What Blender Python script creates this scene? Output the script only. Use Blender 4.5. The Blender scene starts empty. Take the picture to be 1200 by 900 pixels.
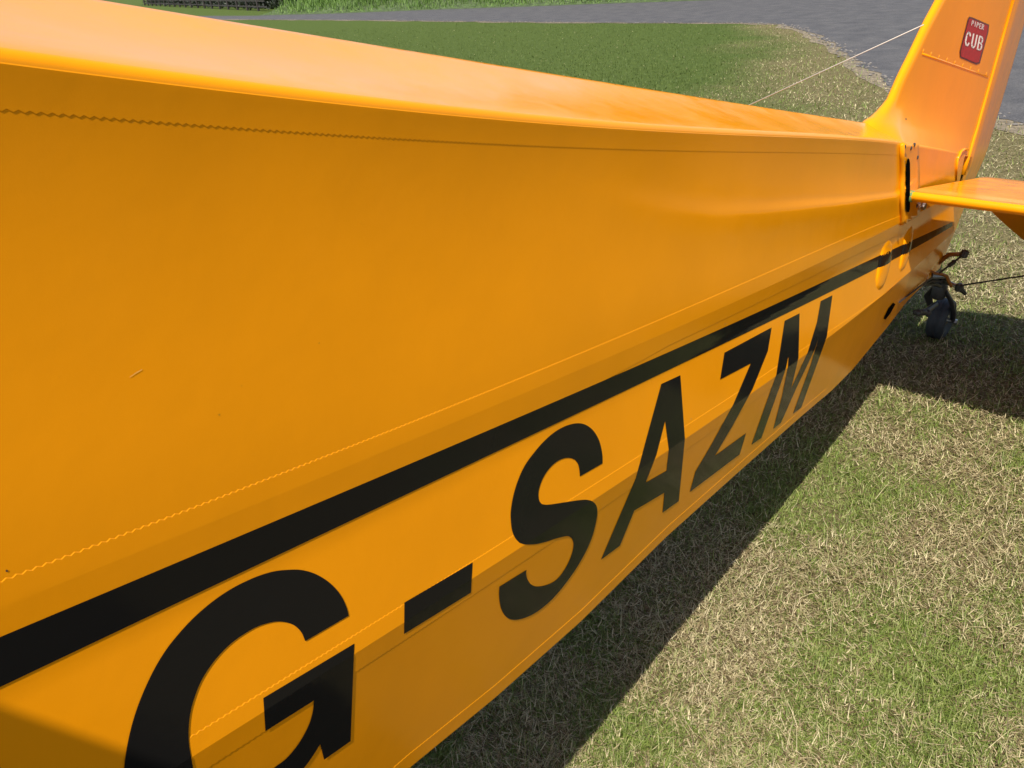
import bpy, bmesh, math, random
import numpy as np
from mathutils import Vector, Matrix
from mathutils.geometry import delaunay_2d_cdt

rng = np.random.default_rng(7)
random.seed(7)
scene = bpy.context.scene
COL = scene.collection

# ------------------------------------------------------------------ camera
FPX = 901.0                                   # focal length in pixels of the 1200 px wide photograph
CAMLOC = np.array((-2.978, -0.733, 1.42))
RM = np.array([[0.682, -0.384, 0.623], [-0.729, -0.290, 0.620], [-0.058, -0.876, -0.478]])
_u, _s, _v = np.linalg.svd(RM); RM = _u @ _v  # rows: world axes seen by the camera (x right, y down, z forward)
cam_d = bpy.data.cameras.new("camera"); cam = bpy.data.objects.new("camera", cam_d); COL.objects.link(cam)
cam_d.sensor_width = 36; cam_d.lens = 36 * FPX / 1200; cam_d.clip_start = 0.02; cam_d.clip_end = 3000
m = Matrix.Identity(4)
for i in range(3):
    m[i][0] = RM[i][0]; m[i][1] = -RM[i][1]; m[i][2] = -RM[i][2]; m[i][3] = CAMLOC[i]
cam.matrix_world = m
scene.camera = cam

# ------------------------------------------------------------------ light
SUNV = np.array((0.55, 0.228, -1.0))          # the way the light travels: from ahead of the nose, a little to port
world = bpy.data.worlds.new("World"); scene.world = world; world.use_nodes = True
nt = world.node_tree; bg = nt.nodes["Background"]
sky = nt.nodes.new("ShaderNodeTexSky"); sky.sky_type = 'NISHITA'; sky.sun_disc = False
sky.sun_elevation = math.atan2(1.0, math.hypot(SUNV[0], SUNV[1]))
sky.sun_rotation = math.atan2(-SUNV[0], -SUNV[1])
sky.altitude = 50; sky.air_density = 1.0; sky.dust_density = 1.2; sky.ozone_density = 1.0
nt.links.new(sky.outputs[0], bg.inputs[0]); bg.inputs[1].default_value = 0.10
sun_d = bpy.data.lights.new("sun", 'SUN'); sun_d.energy = 4.2; sun_d.angle = math.radians(0.53); sun_d.color = (1.0, 0.955, 0.88)
sun = bpy.data.objects.new("sun", sun_d); COL.objects.link(sun)
sun.rotation_euler = Vector(SUNV).to_track_quat('-Z', 'Y').to_euler(); sun.location = (-6, -2, 9)
scene.view_settings.view_transform = 'Standard'; scene.view_settings.look = 'None'
scene.view_settings.exposure = 0.72; scene.view_settings.gamma = 1.0
scene.cycles.max_bounces = 8; scene.cycles.use_denoising = True

# ------------------------------------------------------------------ picture measurements -> places in the world
def ray(px, py): return RM @ np.array((px - 600.0, py - 450.0, FPX))
def at_y(px, py, y0, k=0.0):
    d = ray(px, py); return CAMLOC + d * ((y0 + k * CAMLOC[0] - CAMLOC[1]) / (d[1] - k * d[0]))
def at_z(px, py, z=0.0):
    d = ray(px, py); return CAMLOC + d * ((z - CAMLOC[2]) / d[2])
def at_x(px, py, x):
    d = ray(px, py); return CAMLOC + d * ((x - CAMLOC[0]) / d[0])

W0, WK = 0.02, 0.078                          # half width of the tail cone: W0 - WK * x
def halfw(x): return W0 - WK * np.minimum(x, 0.0)

# ------------------------------------------------------------------ helpers
def mesh_obj(name, verts, faces, mat=None, parent=None, smooth=False):
    me = bpy.data.meshes.new(name)
    me.from_pydata([tuple(map(float, v)) for v in verts], [], [tuple(map(int, f)) for f in faces])
    o = bpy.data.objects.new(name, me); COL.objects.link(o)
    for mm in (mat if isinstance(mat, (list, tuple)) else [mat]):
        if mm: me.materials.append(mm)
    if parent: o.parent = parent
    if smooth: me.polygons.foreach_set("use_smooth", [True] * len(me.polygons))
    me.update(); return o
def thing(name, label, cat, loc=(0, 0, 0), group=None):
    o = bpy.data.objects.new(name, None); COL.objects.link(o); o.location = loc
    o.empty_display_size = 0.2
    o['label'] = label; o['category'] = cat
    if group: o['group'] = group
    return o
def tag(o, label=None, cat=None, group=None, kind=None):
    for k, v in (('label', label), ('category', cat), ('group', group), ('kind', kind)):
        if v: o[k] = v
    return o
class MB:
    def __init__(s): s.v = []; s.f = []
    def add(s, v, f):
        b = len(s.v); s.v += [tuple(map(float, q)) for q in v]; s.f += [tuple(i + b for i in q) for q in f]
    def box(s, c, size, rot=None):
        c = np.array(c, float); h = np.array(size, float) / 2
        p = [np.array((i, j, k)) * h for i in (-1, 1) for j in (-1, 1) for k in (-1, 1)]
        if rot is not None: p = [np.array(rot @ Vector(q)) for q in p]
        s.add([c + q for q in p], [(0, 1, 3, 2), (4, 6, 7, 5), (0, 4, 5, 1), (2, 3, 7, 6), (0, 2, 6, 4), (1, 5, 7, 3)])
    def tube(s, pts, r, n=10, flat=1.0, cap=True):
        pts = [np.array(p, float) for p in pts]; rr = r if isinstance(r, (list, tuple)) else [r] * len(pts)
        v = []; f = []; up = None
        for i, p in enumerate(pts):
            t = pts[min(i + 1, len(pts) - 1)] - pts[max(i - 1, 0)]; t = t / np.linalg.norm(t)
            if up is None:
                a = np.array((0, 0, 1.0)) if abs(t[2]) < 0.9 else np.array((1.0, 0, 0))
            else: a = up
            x = np.cross(t, a); x /= np.linalg.norm(x); y = np.cross(x, t); up = y
            for k in range(n):
                q = 2 * math.pi * k / n; v.append(p + x * math.cos(q) * rr[i] + y * math.sin(q) * rr[i] * flat)
        for i in range(len(pts) - 1):
            for k in range(n):
                f.append((i * n + k, i * n + (k + 1) % n, (i + 1) * n + (k + 1) % n, (i + 1) * n + k))
        if cap: f.append(tuple(range(n))[::-1]); f.append(tuple(range((len(pts) - 1) * n, len(pts) * n)))
        s.add(v, f)
    def lathe(s, c, axis, prof, n=28):            # prof: (distance along the axis, radius)
        c = np.array(c, float); a = np.array(axis, float); a /= np.linalg.norm(a)
        x = np.cross(a, (0, 0, 1.0)) if abs(a[2]) < 0.9 else np.cross(a, (1.0, 0, 0)); x /= np.linalg.norm(x); y = np.cross(a, x)
        v = []; f = []
        for h, r in prof:
            for k in range(n):
                q = 2 * math.pi * k / n; v.append(c + a * h + (x * math.cos(q) + y * math.sin(q)) * r)
        for i in range(len(prof) - 1):
            for k in range(n): f.append((i * n + k, i * n + (k + 1) % n, (i + 1) * n + (k + 1) % n, (i + 1) * n + k))
        f.append(tuple(range(n))[::-1]); f.append(tuple(range((len(prof) - 1) * n, len(prof) * n)))
        s.add(v, f)
    def build(s, name, mat, parent=None, smooth=False):
        return mesh_obj(name, s.v, s.f, mat, parent, smooth)
def autosmooth(o, deg=35):
    me = o.data; bm = bmesh.new(); bm.from_mesh(me)
    bmesh.ops.recalc_face_normals(bm, faces=bm.faces)
    for f in bm.faces: f.smooth = True
    c = math.radians(deg)
    for e in bm.edges:
        if len(e.link_faces) == 2 and e.calc_face_angle(0) > c: e.smooth = False
    bm.to_mesh(me); bm.free(); me.update(); return o

# ------------------------------------------------------------------ materials
def mat_new(name):
    mt = bpy.data.materials.new(name); mt.use_nodes = True
    n = mt.node_tree; return mt, n, n.nodes["Principled BSDF"]
def simple(name, col, rough=0.5, metal=0.0, noise=0.0, nscale=30, bump=0.0, bscale=80, coat=0.0):
    mt, n, p = mat_new(name)
    p.inputs["Base Color"].default_value = (*col, 1); p.inputs["Roughness"].default_value = rough; p.inputs["Metallic"].default_value = metal
    if coat: p.inputs["Coat Weight"].default_value = coat; p.inputs["Coat Roughness"].default_value = 0.03
    tc = n.nodes.new("ShaderNodeTexCoord")
    if noise:
        t = n.nodes.new("ShaderNodeTexNoise"); t.inputs["Scale"].default_value = nscale; t.inputs["Detail"].default_value = 5
        n.links.new(tc.outputs["Object"], t.inputs["Vector"])
        mx = n.nodes.new("ShaderNodeMixRGB"); mx.blend_type = 'MULTIPLY'; mx.inputs[0].default_value = 1
        mx.inputs[1].default_value = (*col, 1)
        r = n.nodes.new("ShaderNodeMapRange"); r.inputs[1].default_value = 0.3; r.inputs[2].default_value = 0.7
        r.inputs[3].default_value = 1 - noise; r.inputs[4].default_value = 1 + noise * 0.5
        n.links.new(t.outputs["Fac"], r.inputs[0]); n.links.new(r.outputs[0], mx.inputs[2]); n.links.new(mx.outputs[0], p.inputs["Base Color"])
    if bump:
        t = n.nodes.new("ShaderNodeTexNoise"); t.inputs["Scale"].default_value = bscale; t.inputs["Detail"].default_value = 4
        n.links.new(tc.outputs["Object"], t.inputs["Vector"])
        b = n.nodes.new("ShaderNodeBump"); b.inputs["Strength"].default_value = 1; b.inputs["Distance"].default_value = bump
        n.links.new(t.outputs["Fac"], b.inputs["Height"]); n.links.new(b.outputs[0], p.inputs["Normal"])
    return mt
def paint(name, col, rough, weave=0.00003, ior=1.25):
    """Dope-and-paint finish on fabric: gloss with a little weave and slow waviness, a few dust specks."""
    mt, n, p = mat_new(name); L = n.links
    p.inputs["Roughness"].default_value = rough; p.inputs["IOR"].default_value = ior
    tc = n.nodes.new("ShaderNodeTexCoord")
    t1 = n.nodes.new("ShaderNodeTexNoise"); t1.inputs["Scale"].default_value = 5; t1.inputs["Detail"].default_value = 3
    t2 = n.nodes.new("ShaderNodeTexNoise"); t2.inputs["Scale"].default_value = 900; t2.inputs["Detail"].default_value = 2
    t3 = n.nodes.new("ShaderNodeTexNoise"); t3.inputs["Scale"].default_value = 60; t3.inputs["Detail"].default_value = 2
    vo = n.nodes.new("ShaderNodeTexVoronoi"); vo.inputs["Scale"].default_value = 30
    for t in (t1, t2, t3, vo): L.new(tc.outputs["Object"], t.inputs["Vector"])
    b1 = n.nodes.new("ShaderNodeBump"); b1.inputs["Distance"].default_value = 0.0012
    b2 = n.nodes.new("ShaderNodeBump"); b2.inputs["Distance"].default_value = weave
    b3 = n.nodes.new("ShaderNodeBump"); b3.inputs["Distance"].default_value = 0.00012
    L.new(t1.outputs["Fac"], b1.inputs["Height"]); L.new(t2.outputs["Fac"], b2.inputs["Height"]); L.new(t3.outputs["Fac"], b3.inputs["Height"])
    L.new(b1.outputs[0], b3.inputs["Normal"]); L.new(b3.outputs[0], b2.inputs["Normal"]); L.new(b2.outputs[0], p.inputs["Normal"])
    t4 = n.nodes.new("ShaderNodeTexNoise"); t4.inputs["Scale"].default_value = 14; t4.inputs["Detail"].default_value = 6; t4.inputs["Roughness"].default_value = 0.7
    L.new(tc.outputs["Object"], t4.inputs["Vector"])
    rr = n.nodes.new("ShaderNodeMapRange"); rr.inputs[1].default_value = 0.35; rr.inputs[2].default_value = 0.72; rr.inputs[3].default_value = rough * 0.75; rr.inputs[4].default_value = rough * 1.9
    L.new(t4.outputs["Fac"], rr.inputs[0]); L.new(rr.outputs[0], p.inputs["Roughness"])
    hs = n.nodes.new("ShaderNodeMixRGB"); hs.blend_type = 'MULTIPLY'; hs.inputs[0].default_value = 1; hs.inputs[1].default_value = (*col, 1)
    r = n.nodes.new("ShaderNodeMapRange"); r.inputs[1].default_value = 0.3; r.inputs[2].default_value = 0.7; r.inputs[3].default_value = 0.96; r.inputs[4].default_value = 1.04
    L.new(t1.outputs["Fac"], r.inputs[0]); L.new(r.outputs[0], hs.inputs[2])
    sp = n.nodes.new("ShaderNodeMath"); sp.operation = 'LESS_THAN'; sp.inputs[1].default_value = 0.028
    L.new(vo.outputs["Distance"], sp.inputs[0])
    gate = n.nodes.new("ShaderNodeSeparateColor"); L.new(vo.outputs["Color"], gate.inputs[0])
    gt = n.nodes.new("ShaderNodeMath"); gt.operation = 'GREATER_THAN'; gt.inputs[1].default_value = 0.93; L.new(gate.outputs[0], gt.inputs[0])
    mu = n.nodes.new("ShaderNodeMath"); mu.operation = 'MULTIPLY'; L.new(sp.outputs[0], mu.inputs[0]); L.new(gt.outputs[0], mu.inputs[1])
    fin = n.nodes.new("ShaderNodeMixRGB"); fin.inputs[2].default_value = (0.30, 0.22, 0.12, 1)
    L.new(mu.outputs[0], fin.inputs[0]); L.new(hs.outputs[0], fin.inputs[1]); L.new(fin.outputs[0], p.inputs["Base Color"])
    return mt
YELLOW = (0.83, 0.285, 0.003)
M_yel = paint("yellow_dope", YELLOW, 0.13)
M_blk = paint("black_gloss", (0.010, 0.009, 0.008), 0.08, 0.00001, 1.22)
M_red = simple("badge_red", (0.36, 0.008, 0.008), 0.5, noise=0.2, nscale=60)
M_brown = simple("badge_brown", (0.13, 0.022, 0.012), 0.35)
M_white = simple("badge_white", (0.8, 0.78, 0.72), 0.4)
M_steel = simple("bare_steel", (0.45, 0.43, 0.40), 0.35, 1.0, noise=0.3, nscale=120)
M_dark = simple("dark_steel", (0.035, 0.03, 0.028), 0.5, noise=0.4, nscale=90)
M_rust = simple("oiled_orange_steel", (0.30, 0.10, 0.015), 0.45, noise=0.5, nscale=70)
M_rub = simple("tyre_rubber", (0.022, 0.024, 0.027), 0.62, noise=0.3, nscale=60, bump=0.0006, bscale=300)
M_wire = simple("brace_wire_steel", (0.46, 0.40, 0.33), 0.5, 0.2)
M_void = simple("slot_dark", (0.004, 0.0035, 0.003), 1.0); M_void.node_tree.nodes["Principled BSDF"].inputs["Specular IOR Level"].default_value = 0.0  # flat black that paints the unlit inside of the slots
M_prim = simple("green_primer", (0.16, 0.24, 0.07), 0.45)
M_glass = simple("cabin_glass", (0.05, 0.06, 0.06), 0.05)

def ground_mat():
    mt, n, p = mat_new("meadow_soil"); L = n.links
    tc = n.nodes.new("ShaderNodeTexCoord"); p.inputs["Roughness"].default_value = 0.95; p.inputs["Specular IOR Level"].default_value = 0.1
    def noise(s, d=6):
        t = n.nodes.new("ShaderNodeTexNoise"); t.inputs["Scale"].default_value = s; t.inputs["Detail"].default_value = d; t.inputs["Roughness"].default_value = 0.65
        L.new(tc.outputs["Object"], t.inputs["Vector"]); return t
    def ramp(src, a, b, ca, cb):
        r = n.nodes.new("ShaderNodeValToRGB"); r.color_ramp.elements[0].position = a; r.color_ramp.elements[1].position = b
        r.color_ramp.elements[0].color = (*ca, 1); r.color_ramp.elements[1].color = (*cb, 1); L.new(src, r.inputs[0]); return r
    thatch = ramp(noise(70).outputs["Fac"], 0.32, 0.70, (0.07, 0.060, 0.026), (0.24, 0.20, 0.09))
    lawn = ramp(noise(9).outputs["Fac"], 0.3, 0.7, (0.055, 0.082, 0.016), (0.085, 0.115, 0.026))
    at = n.nodes.new("ShaderNodeAttribute"); at.attribute_name = "lawn"
    mx = n.nodes.new("ShaderNodeMixRGB"); L.new(at.outputs["Fac"], mx.inputs[0]); L.new(thatch.outputs[0], mx.inputs[1]); L.new(lawn.outputs[0], mx.inputs[2])
    L.new(mx.outputs[0], p.inputs["Base Color"])
    b = n.nodes.new("ShaderNodeBump"); b.inputs["Distance"].default_value = 0.03; L.new(noise(30).outputs["Fac"], b.inputs["Height"]); L.new(b.outputs[0], p.inputs["Normal"])
    return mt
def road_mat():
    mt, n, p = mat_new("worn_gravel_asphalt"); L = n.links
    tc = n.nodes.new("ShaderNodeTexCoord"); p.inputs["Roughness"].default_value = 0.85
    def noise(s, d=5):
        t = n.nodes.new("ShaderNodeTexNoise"); t.inputs["Scale"].default_value = s; t.inputs["Detail"].default_value = d; L.new(tc.outputs["Object"], t.inputs["Vector"]); return t
    r = n.nodes.new("ShaderNodeValToRGB"); e = r.color_ramp.elements
    e[0].position = 0.33; e[0].color = (0.066, 0.063, 0.064, 1); e[1].position = 0.68; e[1].color = (0.105, 0.099, 0.095, 1)
    L.new(noise(2.6, 10).outputs["Fac"], r.inputs[0])
    r2 = n.nodes.new("ShaderNodeValToRGB"); r2.color_ramp.elements[0].position = 0.35; r2.color_ramp.elements[0].color = (0.55, 0.54, 0.53, 1)
    r2.color_ramp.elements[1].position = 0.68; r2.color_ramp.elements[1].color = (1.25, 1.22, 1.2, 1)
    L.new(noise(70, 4).outputs["Fac"], r2.inputs[0])
    mx = n.nodes.new("ShaderNodeMixRGB"); mx.blend_type = 'MULTIPLY'; mx.inputs[0].default_value = 1
    L.new(r.outputs[0], mx.inputs[1]); L.new(r2.outputs[0], mx.inputs[2]); L.new(mx.outputs[0], p.inputs["Base Color"])
    b = n.nodes.new("ShaderNodeBump"); b.inputs["Distance"].default_value = 0.012; L.new(noise(70, 4).outputs["Fac"], b.inputs["Height"]); L.new(b.outputs[0], p.inputs["Normal"])
    return mt
def blade_mat(name):
    mt, n, p = mat_new(name); L = n.links
    at = n.nodes.new("ShaderNodeAttribute"); at.attribute_name = "blade_color"
    L.new(at.outputs["Color"], p.inputs["Base Color"]); p.inputs["Roughness"].default_value = 0.55; p.inputs["Specular IOR Level"].default_value = 0.3
    tr = n.nodes.new("ShaderNodeBsdfTranslucent"); L.new(at.outputs["Color"], tr.inputs[0])
    mx = n.nodes.new("ShaderNodeMixShader"); mx.inputs[0].default_value = 0.25
    L.new(p.outputs[0], mx.inputs[1]); L.new(tr.outputs[0], mx.inputs[2]); L.new(mx.outputs[0], n.nodes["Material Output"].inputs[0])
    return mt
M_ground = ground_mat(); M_road = road_mat(); M_blade = blade_mat("grass_blade")
M_rim = simple("bare_soil", (0.21, 0.165, 0.105), 0.95, noise=0.6, nscale=14, bump=0.03, bscale=25)
M_wood = simple("weathered_fence_wood", (0.045, 0.036, 0.030), 0.85, noise=0.4, nscale=12)

# ------------------------------------------------------------------ ground, road, bank
near_edge = [at_z(*p) for p in ((180, 22.3), (300, 23), (450, 24), (600, 26), (750, 27), (880, 27.5), (915, 29), (945, 36), (970, 48), (1000, 68), (1020, 82), (1045, 97), (1060, 108), (1110, 123), (1160, 134), (1180, 141), (1200, 149), (1260, 172), (1400, 215))]
far_edge = [at_z(*p) for p in ((180, 19), (300, 18.6), (400, 16), (500, 12), (620, 8), (700, 5), (760, 3.0), (850, 0))]
edge_xy = np.array([p[:2] for p in near_edge]); far_xy = np.vstack([np.array([p[:2] for p in far_edge]), [(25, 11.2), (31, 9.4), (45, 7.5), (75, 5.5)]])
def resample(pl, step):
    pl = np.array(pl, float); d = np.r_[0, np.cumsum(np.linalg.norm(np.diff(pl, axis=0), axis=1))]
    n = max(2, int(d[-1] / step)); t = np.linspace(0, d[-1], n)
    return np.stack([np.interp(t, d, pl[:, k]) for k in range(pl.shape[1])], 1)
def vnoise(x, y, s, seed=0):
    """cheap smooth value noise, numpy arrays"""
    x = np.asarray(x) * s + 137.0 + seed * 17.3; y = np.asarray(y) * s + 251.0 + seed * 9.1
    xi = np.floor(x).astype(int); yi = np.floor(y).astype(int); fx = x - xi; fy = y - yi
    fx = fx * fx * (3 - 2 * fx); fy = fy * fy * (3 - 2 * fy)
    h = lambda a, b: ((np.sin(a * 127.1 + b * 311.7 + seed * 74.7) * 43758.5453) % 1.0)
    return (h(xi, yi) * (1 - fx) + h(xi + 1, yi) * fx) * (1 - fy) + (h(xi, yi + 1) * (1 - fx) + h(xi + 1, yi + 1) * fx) * fy
def lawn_mask(x, y):
    """1 on the mown green lawn beyond the aeroplane, 0 on the parched grass round it"""
    bx = np.interp(x, [2.0, 4.84, 6.1, 7.85, 10.4, 13.1], [2.2, 2.9, 3.6, 4.6, 6.0, 7.9])   # the lawn starts to starboard of this line
    d = y - bx + (vnoise(x, y, 0.9, 3) - 0.5) * 1.6 + (vnoise(x, y, 3.1, 4) - 0.5) * 0.6
    return np.clip(d / 1.7 + 0.45, 0, 1)
# ground sheet: fine near the aeroplane, coarse to the horizon
gx = np.unique(np.r_[np.linspace(-900, -30, 8), np.linspace(-30, -6, 13), np.linspace(-6, 18, 97), np.linspace(18, 60, 22), np.linspace(60, 900, 8)])
gy = np.unique(np.r_[np.linspace(-900, -30, 8), np.linspace(-30, -6, 13), np.linspace(-6, 18, 97), np.linspace(18, 60, 22), np.linspace(60, 900, 8)])
GX, GY = np.meshgrid(gx, gy, indexing='ij'); nx, ny = GX.shape
gv = np.stack([GX.ravel(), GY.ravel(), np.zeros(nx * ny)], 1)
gf = [(i * ny + j, (i + 1) * ny + j, (i + 1) * ny + j + 1, i * ny + j + 1) for i in range(nx - 1) for j in range(ny - 1)]
ground = mesh_obj("ground", gv, gf, M_ground); tag(ground, kind='structure')
a = ground.data.attributes.new("lawn", 'FLOAT', 'POINT'); a.data.foreach_set("value", lawn_mask(gv[:, 0], gv[:, 1]).astype(np.float32))

def sheet(name, poly, z, mat):
    poly = [Vector((float(p[0]), float(p[1]))) for p in poly]
    vs, es, fs, *_ = delaunay_2d_cdt(poly, [], [list(range(len(poly)))], 1, 1e-5)
    out = []
    for f in fs:
        a_, b_, c_ = (vs[k] for k in f[:3]); cr = (b_ - a_).cross(c_ - a_)
        if abs(cr) > 1e-7: out.append(f if cr > 0 else f[::-1])
    return mesh_obj(name, [(p.x, p.y, z) for p in vs], out, mat)
ne = resample(edge_xy, 0.12); jag = (vnoise(ne[:, 0], ne[:, 1], 3.0, 8) - 0.5) * 0.22 + (vnoise(ne[:, 0], ne[:, 1], 11.0, 9) - 0.5) * 0.08
tang = np.gradient(ne, axis=0); tang /= np.linalg.norm(tang, axis=1)[:, None]; nor = np.stack([-tang[:, 1], tang[:, 0]], 1)
ne_j = ne + nor * jag[:, None]
toward_cam = np.full((len(ne), 1), np.sign(np.sum(nor[40] * (CAMLOC[:2] - ne[40]))))
jag2 = 0.06 + 0.26 * vnoise(ne[:, 0], ne[:, 1], 1.7, 5)[:, None]
rim = ne + nor * toward_cam * jag2
fe = resample(far_xy, 0.3)[::-1]
tail_pts = [(45, 6), (45, -25), (8, -25)]
road_poly = list(ne_j) + [(8, -25), (75, -25), (75, 5)] + list(fe)
road = sheet("road", road_poly, 0.008, M_road); tag(road, kind='structure')
far_side = ne_j + nor * (-toward_cam) * 0.25
rv = [(p[0], p[1], 0.004) for q in zip(rim, far_side) for p in q]
soil = mesh_obj("road_verge", rv, [(2 * k_, 2 * k_ + 1, 2 * k_ + 3, 2 * k_ + 2) for k_ in range(len(ne) - 1)], M_rim); tag(soil, kind='structure')
# crumbs of asphalt and stones along the road edge
mb = MB(); pick = rng.integers(0, len(ne), 900)
ico = [(0, 0, 1), (0.9, 0, 0.2), (0.3, 0.85, 0.1), (-0.7, 0.5, 0.15), (-0.7, -0.5, 0.2), (0.3, -0.85, 0.1), (0, 0, -0.4)]
icf = [(0, 1, 2), (0, 2, 3), (0, 3, 4), (0, 4, 5), (0, 5, 1), (6, 2, 1), (6, 3, 2), (6, 4, 3), (6, 5, 4), (6, 1, 5)]
for k in pick:
    c = ne[k] + nor[k] * rng.normal(0, 0.07); s_ = rng.uniform(0.008, 0.035); q = rng.uniform(0, 6.3)
    mb.add([(c[0] + s_ * (v[0] * math.cos(q) - v[1] * math.sin(q)), c[1] + s_ * (v[0] * math.sin(q) + v[1] * math.cos(q)), 0.009 + s_ * 0.6 * v[2]) for v in ico], icf)
st = mb.build("edge_stones", simple("edge_stone", (0.17, 0.15, 0.13), 0.9, noise=0.5, nscale=5)); tag(st, "crumbled dark stones along the near edge of the grey road", kind='stuff')

# the bank beyond the road
fx_ = resample(far_xy[1:], 1.0); ft = np.gradient(fx_, axis=0); ft /= np.linalg.norm(ft, axis=1)[:, None]; fn = np.stack([ft[:, 1], -ft[:, 0]], 1)
if np.mean(np.sum(fn * (fx_ - CAMLOC[:2]), 1)) < 0: fn = -fn
prof = [(0.15, 0.004), (0.8, 0.06), (1.8, 0.30), (3.2, 0.55), (6.0, 0.75), (14, 0.9)]
bv = []; bf = []
for i in range(len(fx_)):
    for d, h in prof: q = fx_[i] + fn[i] * d; bv.append((q[0], q[1], h + (0.05 * math.sin(i * 1.7 + d) if h > 0.05 else 0)))
k = len(prof)
for i in range(len(fx_) - 1):
    for j in range(k - 1): bf.append((i * k + j, (i + 1) * k + j, (i + 1) * k + j + 1, i * k + j + 1))
M_bank = simple("bank_turf", (0.07, 0.10, 0.03), 0.95, noise=0.5, nscale=4, bump=0.05, bscale=8)
bank = mesh_obj("grass_bank", bv, bf, M_bank, smooth=True); tag(bank, kind='structure')

# ------------------------------------------------------------------ grass
def blades(name, base, length, width, az, el, curl, col, segs=2):
    """one mesh of tapered bent blades; arrays of n"""
    n = len(base); ca, sa = np.cos(az), np.sin(az)
    side = np.stack([-sa, ca, np.zeros(n)], 1)
    P = []; e = el.copy(); p = base.copy()
    V = []
    for s_ in range(segs + 1):
        w = width * (1 - (s_ / segs)) ** 0.7 * 0.5
        if s_ < segs: V.append(p - side * w[:, None]); V.append(p + side * w[:, None])
        else: V.append(p)
        step = length / segs
        p = p + np.stack([np.cos(e) * ca * step, np.cos(e) * sa * step, np.sin(e) * step], 1); e = e - curl
        p[:, 2] = np.maximum(p[:, 2], 0.002)
    nv = 2 * segs + 1; verts = np.stack(V, 1).reshape(-1, 3)
    tri = []
    for s_ in range(segs - 1): b = 2 * s_; tri += [(b, b + 1, b + 3), (b, b + 3, b + 2)]
    b = 2 * (segs - 1); tri.append((b, b + 1, b + 2))
    tri = np.array(tri); T = (np.arange(n)[:, None, None] * nv + tri[None]).reshape(-1, 3)
    me = bpy.data.meshes.new(name)
    me.vertices.add(len(verts)); me.vertices.foreach_set("co", verts.astype(np.float32).ravel())
    me.loops.add(T.size); me.loops.foreach_set("vertex_index", T.astype(np.int32).ravel())
    me.polygons.add(len(T)); me.polygons.foreach_set("loop_start", np.arange(0, T.size, 3, dtype=np.int32)); me.polygons.foreach_set("loop_total", np.full(len(T), 3, np.int32))
    me.update(calc_edges=True)
    at = me.attributes.new("blade_color", 'FLOAT_COLOR', 'POINT')
    shade = np.ones((n, nv, 1)); c4 = np.concatenate([np.repeat(col[:, None, :], nv, 1) * shade, np.ones((n, nv, 1))], 2)
    at.data.foreach_set("color", c4.astype(np.float32).ravel())
    me.materials.append(M_blade)
    o = bpy.data.objects.new(name, me); COL.objects.link(o); return o
def in_road(x, y):
    """beyond the near edge of the road (with a ragged fringe)"""
    d2 = np.full(len(x), 1e9); sg = np.zeros(len(x))
    P = np.c_[x, y]
    for i in range(0, len(ne) - 1, 3):
        a_ = ne[i]; d = np.sum((P - a_) ** 2, 1); m_ = d < d2
        d2[m_] = d[m_]; sg[m_] = np.sum((P[m_] - a_) * (nor[i] * toward_cam[i]), 1)
    return sg < 0.04 + 0.30 * rng.random(len(x)) ** 2 - 0.02
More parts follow.
